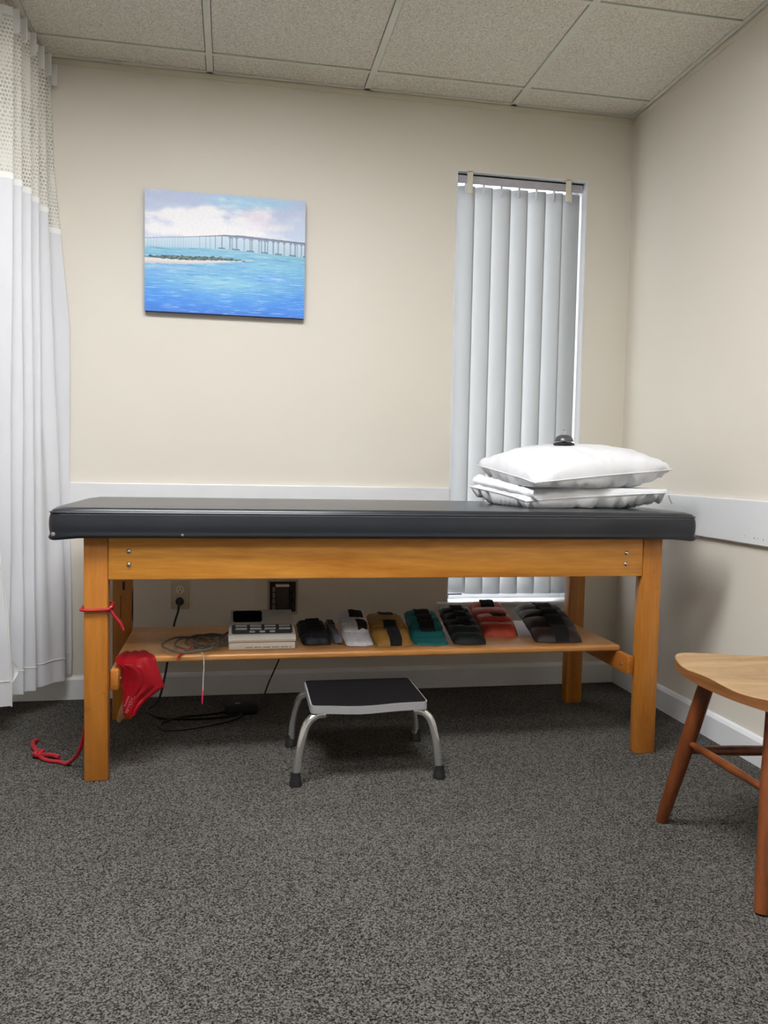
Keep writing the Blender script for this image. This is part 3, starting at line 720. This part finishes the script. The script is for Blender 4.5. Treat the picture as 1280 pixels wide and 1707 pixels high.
# ================================================================== CUFF WEIGHTS
def cuff(x, y, rz, w_, l, zf, col, lab, straps, strapcol=(20, 20, 22), ripples=4, amp=.006, seed=0, shear=0, rough=.6, thick=.016, tilt=0, rip0=0):
    """pouch of width w_ across the shelf and length l front to back; zf = heights along the length (front to back)"""
    th = thing('cuff_weight', (x, y, SZ), lab, 'ankle weight', 'row of cuff weights on the shelf', rz)
    mat = plain('cuff_fabric', col, rough, var=.12, vscale=60, bump=.25, bscale=900)
    m2 = plain('cuff_strap', strapcol, .85, var=.2, bump=.4, bscale=1400)
    n = len(zf)
    def ztop(u, v):
        base = interp([k/(n-1) for k in range(n)], zf, v)
        rp = amp*abs(math.sin(math.pi*ripples*v+.4))**.55*sst(rip0-.03, rip0+.03, v)
        e = (max(0, 1-abs(2*u-1)**4))**.45*(max(0, 1-abs(2*v-1)**9))**.4
        return base-thick*.55+(thick*.75+rp)*e+.0022*N(u*6+seed, v*9, 2)+tilt*(u-.5)
    def P(u, v, s, off=0):
        c = .10*(1-abs(2*v-1)**3)
        xx = (u-.5)*w_*(.90+.10*math.sin(math.pi*min(1, max(0, v)))**.5)+shear*(v-.5)+.003*N(u*3, v*8, seed)
        yy = (v-.5)*l+.008*N(u*4+seed, v*2)+.012*((2*u-1)**2)*(v < .5)
        z = ztop(u, v)+off if s > 0 else max(0, interp([k/(n-1) for k in range(n)], zf, v)-thick*.95)
        return Vector((xx, yy, max(0.0005, z)))
    bm = bmesh.new(); A = grid(bm, lambda u, v: P(u, v, 1), 17, 37); nu, nv = 17, 37
    lo = [[bm.verts.new(P(i/(nu-1), j/(nv-1), -1)) for i in range(nu)] for j in range(nv)]
    for j in range(nv-1):
        for i in range(nu-1): bm.faces.new((lo[j][i], lo[j+1][i], lo[j+1][i+1], lo[j][i+1]))
    bd = [(0, i) for i in range(nu)]+[(j, nu-1) for j in range(1, nv)]+[(nv-1, i) for i in range(nu-2, -1, -1)]+[(j, 0) for j in range(nv-2, 0, -1)]
    for a, b in zip(bd, bd[1:]+bd[:1]): bm.faces.new((A[a[0]][a[1]], A[b[0]][b[1]], lo[b[0]][b[1]], lo[a[0]][a[1]]))
    link('pouch', bm, mat, th, local=True, angle=70)
    for (u0, u1, v0, v1, h, *fl_) in straps:
        bm = bmesh.new()
        T_ = grid(bm, lambda u, v: P(lerp(u0, u1, u), lerp(v0, v1, v), 1, .0015+h*math.sin(math.pi*v)**.5+(.003 if h == 0 else .002)), 7, 26)
        L_ = [[bm.verts.new(v.co-Vector((0, 0, .0028))) for v in row] for row in T_]
        for j in range(25):
            for i in range(6): bm.faces.new((L_[j][i], L_[j+1][i], L_[j+1][i+1], L_[j][i+1]))
        b2 = [(0, i) for i in range(7)]+[(j, 6) for j in range(1, 26)]+[(25, i) for i in range(5, -1, -1)]+[(j, 0) for j in range(24, 0, -1)]
        for a, b in zip(b2, b2[1:]+b2[:1]): bm.faces.new((T_[a[0]][a[1]], T_[b[0]][b[1]], L_[b[0]][b[1]], L_[a[0]][a[1]]))
        link('folded_flap' if fl_ else 'strap', bm, mat if fl_ else m2, th, local=True, angle=60)
    return th
def cuff2(F, B, w_, zf, *a, **k):
    d = Vector((B[0]-F[0], B[1]-F[1])); return cuff((F[0]+B[0])/2, (F[1]+B[1])/2, math.atan2(-d.x, d.y), w_, d.length, zf, *a, **k)
cuff2((.284, -.664), (.272, -.495), .100, [.014, .020, .030, .038, .050], (24, 26, 38), 'navy-black cuff weight beside the cream unit, leftmost of the row', [(.30, .78, .08, 1.0, .003)], ripples=6, amp=.010, seed=1, thick=.012)
cuff2((.355, -.655), (.338, -.485), .030, [.014, .02, .028, .038, .048], (112, 110, 122), 'slim grey cuff weight leaning between the navy and the white ones', [(.2, .9, .70, .98, .0)], ripples=3, amp=.006, seed=6, thick=.010)
cuff2((.422, -.693), (.411, -.465), .096, [.012, .022, .034, .048, .066], (222, 220, 224), 'white cuff weight with wide black straps beside the tan one', [(.06, .96, .34, .99, .010, 1), (.56, .94, .36, .68, .0135), (.44, .92, .70, .98, .0135)], ripples=2.5, amp=.010, seed=2, thick=.011, rip0=.3)
cuff2((.532, -.712), (.536, -.455), .128, [.010, .026, .040, .056, .064], (166, 122, 54), 'tan gold cuff weight with black strap over its middle', [(.36, .70, .0, .60, .002), (.34, .72, .80, .99, .002)], ripples=2, amp=.011, seed=3, thick=.012)
cuff2((.660, -.700), (.682, -.405), .122, [.008, .012, .036, .046, .060], (22, 116, 118), 'teal cuff weight with rippled pockets and black strap', [(.28, .72, .28, 1.0, .003)], ripples=5, amp=.015, seed=4, thick=.011, rip0=.27)
cuff2((.790, -.708), (.818, -.375), .118, [.010, .028, .040, .052, .066], (20, 26, 26), 'black cuff weight between the teal and the orange ones', [(.35, .7, .34, 1.0, .004)], ripples=5, amp=.015, seed=5, thick=.012)
cuff2((.933, -.600), (.960, -.320), .136, [.012, .034, .046, .056, .070], (214, 84, 62), 'orange red cuff weight with rippled pockets', [(.42, .80, .36, .52, .001), (.30, .68, .80, .99, .005)], ripples=3.6, amp=.016, seed=7, thick=.012, rough=.4)
cuff2((1.105, -.706), (1.152, -.345), .176, [.010, .036, .054, .060, .064], (52, 38, 32), 'large dark brown cuff weight with wide black strap, rightmost of the row', [(.40, .72, .0, .99, .004)], ripples=4, amp=.016, seed=9, thick=.012, rough=.5)

# ================================================================== OUTLET, WALL BOX, CORDS
ot = thing('wall_outlet', (-.1945, 0, .346), 'ivory duplex wall outlet with a black plug in its lower socket', 'outlet')
bm = bmesh.new(); box(bm, -.2295, -.1595, -.006, 0, .346, .460, .003); link('cover_plate', bm, MT['ivory'], ot)
for z in (.424, .383):
    bm = bmesh.new(); lathe(bm, [(.017, 0), (.017, .0025), (.015, .0035), (0, .0035)], (-.1945, -.006, z), 24, (0, -1, 0)); rc = link('receptacle', bm, MT['cream'], ot)
    bm = bmesh.new(); box(bm, -.2015, -.1995, -.0102, -.0094, z, z+.009); box(bm, -.1895, -.1875, -.0102, -.0094, z, z+.009)
    lathe(bm, [(.0028, 0), (0, .0006)], (-.1945, -.0096, z-.0075), 12, (0, -1, 0)); link('slots', bm, MT['black'], rc)
pc = thing('power_adapter', (.05, -.24, 0), 'black power adapter on the carpet with its cord looping to the ivory outlet', 'adapter')
bm = bmesh.new(); lathe(bm, [(.016, 0), (.0165, .004), (.0155, .018), (.010, .024), (0, .025)], (-.1945, -.0098, .380), 20, (0, -1, 0)); link('plug', bm, MT['black'], pc)
bm = bmesh.new(); tube(bm, catmull([(-.1945, -.030, .378), (-.196, -.046, .366), (-.200, -.050, .34), (-.212, -.055, .30), (-.23, -.05, .2), (-.25, -.05, .08), (-.27, -.10, .006), (-.30, -.20, .0045), (-.24, -.30, .0045), (-.10, -.33, .0045), (.03, -.30, .0045),
    (.10, -.24, .0045), (.06, -.225, .007), (-.06, -.275, .0045), (-.17, -.30, .0045), (-.235, -.36, .0045), (-.225, -.43, .0045), (-.15, -.435, .0045), (-.05, -.395, .0045), (.03, -.335, .006), (.045, -.295, .012)], 8), .0045, 8); link('cord', bm, MT['black'], pc)
ad = pc
bm = bmesh.new(); box(bm, -.015, .105, -.290, -.200, 0.0005, .036, .008, 3); link('adapter_case', bm, plain('adapter_black', (9, 9, 10), .7), ad)
bm = bmesh.new(); tube(bm, catmull([(.104, -.235, .018), (.125, -.20, .03), (.150, -.15, .08), (.192, -.10, .16), (.215, -.14, .25), (.215, -.24, .32), (.19, -.288, .345), (.17, -.34, .344), (.15, -.45, .343), (.145, -.538, .355)], 8), .0030, 8); link('output_cord', bm, MT['black'], ad)
bm = bmesh.new(); box(bm, .022, .040, -.262, -.255, .0362, .0368); link('glint_patch', bm, MT['button'], ad, False)  # small pale plate painting a glint on top of the case

wb = thing('wall_terminal_box', (.209, 0, .321), 'recessed metal wall box with a column of grey terminals behind the cream unit', 'wall box')
bx0, bx1, bz0, bz1 = .148, .270, .321, .462
bm = bmesh.new(); e = .009
box(bm, bx0, bx1, -.010, 0, bz1-e, bz1, .002, 1); box(bm, bx0, bx1, -.010, 0, bz0, bz0+e, .002, 1); box(bm, bx0, bx0+e, -.010, 0, bz0+e, bz1-e, .002, 1); box(bm, bx1-e, bx1, -.010, 0, bz0+e, bz1-e, .002, 1)
link('metal_frame', bm, MT['aluminium'], wb)
bm = bmesh.new(); box(bm, bx0+e, bx1-e, -.003, -.0005, bz0+e, bz1-e); link('back_plate', bm, MT['dkbrown'], wb, False)
for k in range(5):
    bm = bmesh.new(); z = bz1-.030-.024*k; box(bm, bx0+.020, bx0+.032, -.013, -.003, z-.020, z, .002); link('terminal', bm, plain('terminal_grey', (128, 122, 116), .5), wb)
bm = bmesh.new(); box(bm, bx0+.036, bx0+.086, -.020, -.003, bz0+.012, bz1-.014, .003); cb = link('cover_block', bm, plain('dark_block', (58, 50, 42), .5), wb)
bm = bmesh.new(); box(bm, bx0+.032, bx0+.086, -.022, -.003, bz1-.028, bz1-.018, .001); link('cover_lip', bm, MT['beige'], wb)
bm = bmesh.new(); lathe(bm, [(.007, 0), (.009, .01), (.006, .024), (0, .025)], (bx0+.098, -.003, bz1-.060), 14, (0, -1, 0)); lathe(bm, [(.007, 0), (.009, .01), (.006, .024), (0, .025)], (bx0+.098, -.003, bz0+.045), 14, (0, -1, 0))
tube(bm, catmull([(bx0+.098, -.026, bz1-.060), (bx0+.106, -.030, bz1-.08), (bx0+.100, -.026, bz0+.045)], 6), .004, 6); link('jumper_plug', bm, MT['black'], wb)

# ================================================================== RED TUBING AND BAND
bm = bmesh.new(); rr = .0045; a0, a1, b0, b1 = TX0-rr, TX0+LW+rr, TYF-rr, TYF+LD+rr
loop = [(a0, b0, .503), (lerp(a0, a1, .5), b0-.001, .502), (a1, b0, .505), (a1+.004, lerp(b0, b1, .5), .512), (a1, b1, .513), (lerp(a0, a1, .5), b1, .510), (a0, b1, .506), (a0-.001, lerp(b0, b1, .5), .504)]
tube(bm, catmull(loop, 6, True), rr, 8, closed=True)
tl = thing('exercise_tubing', (TX0+LW/2, TYF, .45), 'red exercise tubing looped around the front left table leg', 'exercise tubing')
link('loop', bm, MT['tube'], tl)
bm = bmesh.new(); tube(bm, catmull([(a1+.002, b0+.01, .505), (a1+.006, -.862, .496), (a1+.016, -.862, .480), (a1+.030, -.862, .462), (a1+.038, -.862, .441)], 6), rr, 8); link('loose_end', bm, MT['tube'], tl)
bm = bmesh.new(); tube(bm, catmull([(a1-.004, b0, .503), (a1+.006, b0+.002, .510), (a1+.006, b0+.012, .503), (a1-.002, b0+.003, .498)], 5, True), rr*.9, 6, closed=True); link('knot', bm, MT['tube'], tl)
fl = thing('exercise_tubing', (-.55, -.6, 0), 'red exercise tubing with knotted end trailing on the carpet behind the left leg', 'exercise tubing')
bm = bmesh.new(); tube(bm, catmull([(-.405, -.810, .30), (-.410, -.808, .20), (-.425, -.780, .11), (-.445, -.76, .05), (-.480, -.73, .009), (-.510, -.705, .006), (-.545, -.690, .006), (-.570, -.665, .007), (-.585, -.640, .008)], 8), .0060, 8); link('tube', bm, MT['tube'], fl)
bm = bmesh.new(); tube(bm, catmull([(-.585, -.655, .010), (-.572, -.640, .020), (-.580, -.622, .012), (-.596, -.635, .008), (-.590, -.655, .018)], 6, True), .0068, 8, closed=True); link('knot', bm, MT['tube'], fl)
bm = bmesh.new(); tube(bm, catmull([(-.588, -.630, .010), (-.600, -.600, .009), (-.618, -.560, .008), (-.626, -.520, .008), (-.618, -.500, .008)], 6), .0068, 8)
tube(bm, catmull([(-.572, -.650, .010), (-.550, -.655, .012), (-.530, -.668, .013), (-.515, -.680, .011)], 6), .0066, 8); link('tube_ends', bm, MT['tube'], fl)

bd = thing('exercise_band', (-.27, -.76, .17), 'sheer red latex exercise band draped over the shelf corner and cross rail', 'exercise band')
# edges of the band: v from the end lying on the shelf down to the torn lower end, left and right edge
LV = [(0, (-.325, -.700, .3395)), (.12, (-.331, -.752, .341)), (.22, (-.335, -.790, .340)), (.32, (-.328, -.815, .332)), (.42, (-.312, -.806, .320)), (.5, (-.311, -.800, .288)), (.75, (-.311, -.800, .222)), (1, (-.309, -.800, .172))]
RV = [(0, (-.255, -.690, .3395)), (.12, (-.232, -.735, .340)), (.22, (-.222, -.760, .335)), (.34, (-.210, -.770, .300)), (.5, (-.193, -.776, .250)), (.62, (-.196, -.778, .248)), (.72, (-.243, -.790, .214)), (.82, (-.256, -.80, .204)), (.92, (-.268, -.81, .188)), (1, (-.274, -.815, .176))]
def edge(E_, v): return Vector([interp([e[0] for e in E_], [e[1][k] for e in E_], v) for k in range(3)])
def band(u, v):
    p = edge(LV, v).lerp(edge(RV, v), u); h = sst(.16, .5, v)
    f = math.sin(u*11+1.2+.8*N(v*3, 1))*.006*h*(1-.5*abs(2*u-1)) + .006*math.sin(u*23+v*3)*h*(1-u)*.5
    return p+Vector((.002*N(u*8, v*8), -abs(f)-.010*h*math.sin(math.pi*u), .004*abs(math.sin(u*9+v*5))*(1-h)+.0025*N(u*20, 3)*h*v))
bm = bmesh.new(); grid(bm, band, 60, 70); o = link('latex_sheet', bm, MT['red'], bd, angle=180)
from mathutils.bvhtree import BVHTree
BV = BVHTree.FromPolygons([v.co+bd.location for v in o.data.vertices], [tuple(p.vertices) for p in o.data.polygons])
def text(s, size, loc, rot, mat, name, parent, extr=.0002):
    cu = bpy.data.curves.new(name, 'FONT'); cu.body = s; cu.size = size; cu.extrude = extr; cu.align_x = 'CENTER'
    tmp = bpy.data.objects.new(name+'_src', cu); COL.objects.link(tmp); bpy.context.view_layer.update()
    me_ = bpy.data.meshes.new_from_object(tmp.evaluated_get(bpy.context.evaluated_depsgraph_get())); COL.objects.unlink(tmp); bpy.data.objects.remove(tmp)
    me_.transform(Matrix.Translation(loc) @ rot)
    for v_ in me_.vertices:
        hit = BV.ray_cast(Vector((v_.co.x, -1.2, v_.co.z)), Vector((0, 1, 0)))[0]
        v_.co.y = (hit.y if hit else -.806)-.0008
    me_.materials.clear(); me_.materials.append(mat)
    off = Vector((0, 0, 0)); q = parent
    while q: off += Vector(q.location); q = q.parent
    me_.transform(Matrix.Translation(-off)); o_ = bpy.data.objects.new(name, me_); COL.objects.link(o_); o_.parent = parent; return o_
TXT = plain('pink_print', (240, 160, 166), .6)
ROTT = Matrix.Rotation(math.radians(90), 4, 'X') @ Matrix.Rotation(math.radians(-113), 4, 'Z')
text('THERABA', .0130, Vector((-.2945, -.853, .2095)), ROTT, TXT, 'printed_text', o)
text('RESISTIVE', .0080, Vector((-.3020, -.853, .2170)), ROTT, TXT, 'printed_text', o)
# wooden handle hanging behind the band
bm = bmesh.new(); tube(bm, [Vector((-.338, -.690, .119)) + Vector((.048*q/12, 0, .115*q/12)) for q in range(13)], lambda t_: .0125*min(1, (.22+3.2*t_)**.5) if t_ < .25 else .0125, 16)
single(link('wooden_dowel', bm, MT['dowel']), 'round-ended pale wooden dowel hanging behind the red band', 'dowel')

# ================================================================== STEP STOOL
st = thing('step_stool', (.405, -.81, 0), 'chrome step stool with black mat top on the carpet in front of the shelf', 'step stool')
def quad_slab(bm, z0, z1, ins, P4, n=24, curve=.0):
    """top plate from four corners (front-left, front-right, back-right, back-left)"""
    c = sum((Vector(p) for p in P4), Vector((0, 0)))/4
    Q = [Vector(p)+(c-Vector(p)).normalized()*ins*1.414 for p in P4]; out = []
    for i in range(4):
        a, b, prv = Q[i], Q[(i+1) % 4], Q[i-1]; r = max(.004, .018-ins)
        d1 = (prv-a).normalized(); d2 = (b-a).normalized()
        for k in range(6):
            t_ = k/5; p = a+d1*r*(1-t_)**2+d2*r*t_**2; out.append(p)
    res = []
    for a, b in zip(out, out[1:]+out[:1]):
        m_ = max(1, int((b-a).length/.03)); res += [tuple(a.lerp(b, k/m_)) for k in range(m_)]
    return res
def plate(bm, poly, z0, z1):
    c = sum((Vector(p) for p in poly), Vector((0, 0)))/len(poly); rings = []
    for s_, z in [(q, z0) for q in (.2, .4, .6, .8, .93)]+[(1, z0), (1, z1)]+[(q, z1) for q in (.96, .9, .8, .6, .4, .2)]:
        rings.append([bm.verts.new((c.x+(p[0]-c.x)*s_, c.y+(p[1]-c.y)*s_, z)) for p in poly])
    for A, B in zip(rings, rings[1:]):
        for k in range(len(A)): bm.faces.new((A[k], A[(k+1) % len(A)], B[(k+1) % len(A)], B[k]))
    bm.faces.new(rings[0]); bm.faces.new(rings[-1])
def sagged(bm):
    for v in bm.verts: v.co.z -= .007*math.exp(-((v.co.x-.38)/.09)**2)*sst(-.80, -.97, v.co.y)
    return bm
S4 = [(.232, -.970), (.582, -.970), (.582, -.700), (.236, -.700)]
ZS = .233
bm = bmesh.new(); plate(bm, quad_slab(bm, 0, 0, 0, S4), ZS-.024, ZS-.001); rim = link('rim', sagged(bm), MT['brushed'], st, label='brushed metal rim')
bm = bmesh.new(); plate(bm, quad_slab(bm, 0, 0, .004, S4), ZS-.001, ZS+.0015); mt = link('tread_mat', sagged(bm), MT['mat'], st, label='black rubber tread mat')
for (x, y) in ((.256, -.72), (.345, -.735), (.43, -.715), (.53, -.735)):
    bm = bmesh.new(); lathe(bm, [(.0035, 0), (.002, .001), (0, .0012)], (x, y, ZS+.0014), 10); link('stud', bm, MT['steel'], mt)
feet = [(.191, -.972, -1, -1), (.620, -.972, 1, -1), (.200, -.640, -1, 1), (.623, -.640, 1, 1)]
for (x, y, sx, sy) in feet:
    tx = .275 if sx < 0 else .545; ty = -.945 if sy < 0 else -.742
    P_ = [(tx, ty, ZS-.034), (lerp(tx, x, .30), lerp(ty, y, .25), ZS-.035), (lerp(tx, x, .62), lerp(ty, y, .55), ZS-.058), (lerp(tx, x, .80), lerp(ty, y, .8), ZS-.105), (lerp(tx, x, .92), lerp(ty, y, .93), ZS-.160), (x, y, .006)]
    bm = bmesh.new(); tube(bm, catmull(P_, 8), .0125, 18); lg = link('leg', bm, MT['chrome'], st, label='bent chrome tube leg')
    bm = bmesh.new(); ax = (Vector(P_[-2])-Vector(P_[-1])).normalized()
    lathe(bm, [(.019, 0), (.0195, .006), (.0165, .014), (.0145, .030), (.0145, .040), (.012, .041)], (x, y, 0.0005), 20, None); link('rubber_foot', bm, MT['rubber'], lg)

# ================================================================== WOODEN CHAIR (partly out of frame)
ch = thing('wooden_chair', (1.33, -1.57, 0), 'worn wooden chair with rounded saddle seat at the right edge', 'chair')
cy0 = -1.567
half = [(1.520, 0), (1.515, .10), (1.49, .150), (1.42, .180), (1.33, .205), (1.250, .232), (1.200, .240), (1.162, .228), (1.137, .190), (1.118, .13), (1.108, .07), (1.104, 0)]
outl = [(x, cy0+d) for x, d in half]+[(x, cy0-d) for x, d in half[::-1][1:-1]]
OUT = catmull([(x, y, 0) for x, y in outl], 6, True); c0 = Vector((1.31, cy0, 0))
bm = bmesh.new(); prev = None; rings = []
def saddle(p):
    r = (p-c0).length; e = min(1, r/.2); return .448-.010*(1-e**2)+.004*math.cos((p.y-cy0)*26)*max(0, (1.25-p.x)/.15 if p.x < 1.25 else 0)
zb = .418
for s_, z in ((.0, 'b'), (.5, 'b'), (.96, 'b'), (.99, 'b2'), (1, 'm'), (1, 'm2'), (.992, 't2'), (.96, 't'), (.8, 't'), (.6, 't'), (.4, 't'), (.2, 't'), (.0, 't')):
    row = []
    for p in OUT:
        q = c0+(p-c0)*s_ if s_ > 0 else c0.copy()
        zz = {'b': zb, 'b2': zb+.002, 'm': zb+.003, 'm2': saddle(p)-.0025, 't2': saddle(p)-.0003, 't': saddle(q)}[z]
        row.append(bm.verts.new((q.x, q.y, zz)))
        if s_ == 0: break
    rings.append(row)
for A, B in zip(rings, rings[1:]):
    n = max(len(A), len(B))
    for k in range(n):
        vs_ = []
        for v in (A[k % len(A)], A[(k+1) % len(A)], B[(k+1) % len(B)], B[k % len(B)]):
            if v not in vs_: vs_.append(v)
        f_ = bm.faces.new(vs_)
        if A is rings[4] or A is rings[3]: f_.material_index = 1
link('seat', bm, [MT['seatwood'], MT['seatedge']], ch, label='pale worn wooden seat')
legs = {}
for key, ft, tp_ in (('fl', (1.132, -1.348), (1.190, -1.452)), ('fr', (1.111, -1.794), (1.205, -1.682)), ('bl', (1.535, -1.375), (1.460, -1.470)), ('br', (1.535, -1.76), (1.460, -1.664))):
    a = Vector((ft[0], ft[1], 0.001)); b = Vector((tp_[0], tp_[1], .428)); legs[key] = (a, b)
    bm = bmesh.new(); tube(bm, [a.lerp(b, k/10) for k in range(11)], lambda t_: interp([0, .05, .55, 1], [.0145, .0165, .0205, .0195], t_), 18)
    link('leg', bm, MT['chairleg'], ch)
def onleg(k_, z): a, b = legs[k_]; return a.lerp(b, z/.428)
def stret(p, q, r=.0105, mat='chairleg'):
    bm = bmesh.new(); tube(bm, [p.lerp(q, k/12) for k in range(13)], lambda t_: r*(.62+.38*math.sin(math.pi*t_)), 14); link('stretcher', bm, MT[mat], ch)
stret(onleg('fl', .235), onleg('fr', .235)); stret(onleg('fl', .210), onleg('bl', .200), .0135); stret(onleg('fr', .195), onleg('br', .195), .0115); stret(onleg('bl', .235), onleg('br', .235))
# spindle back, out of the photo on the right
for d in (-.13, -.065, 0, .065, .13):
    bm = bmesh.new(); tube(bm, [(lerp(1.495, 1.585, k/8), cy0+d*lerp(1, 1.25, k/8), lerp(.440, .82, k/8)) for k in range(9)], .0075, 10); link('back_spindle', bm, MT['chairleg'], ch)
bm = bmesh.new(); tube(bm, catmull([(1.565, cy0-.20, .82), (1.588, cy0-.1, .825), (1.595, cy0, .828), (1.588, cy0+.1, .825), (1.565, cy0+.20, .82)], 8), .017, 12); link('top_rail', bm, MT['chairleg'], ch)
# small marks left on the right chair rail
bm = bmesh.new()
for (y, z, r) in ((-.955, .722, .0026), (-.972, .7225, .0018), (-1.0, .720, .0024), (-.905, .7265, .0014)): lathe(bm, [(r, 0), (r*.6, .0008), (0, .001)], (XR-.0182, y, z), 8, (-1, 0, 0))
mk = link('rail_scuffs', bm, plain('scuff_grey', (120, 118, 116), .7)); mk['kind'] = 'structure'; mk.name = 'trim_5'
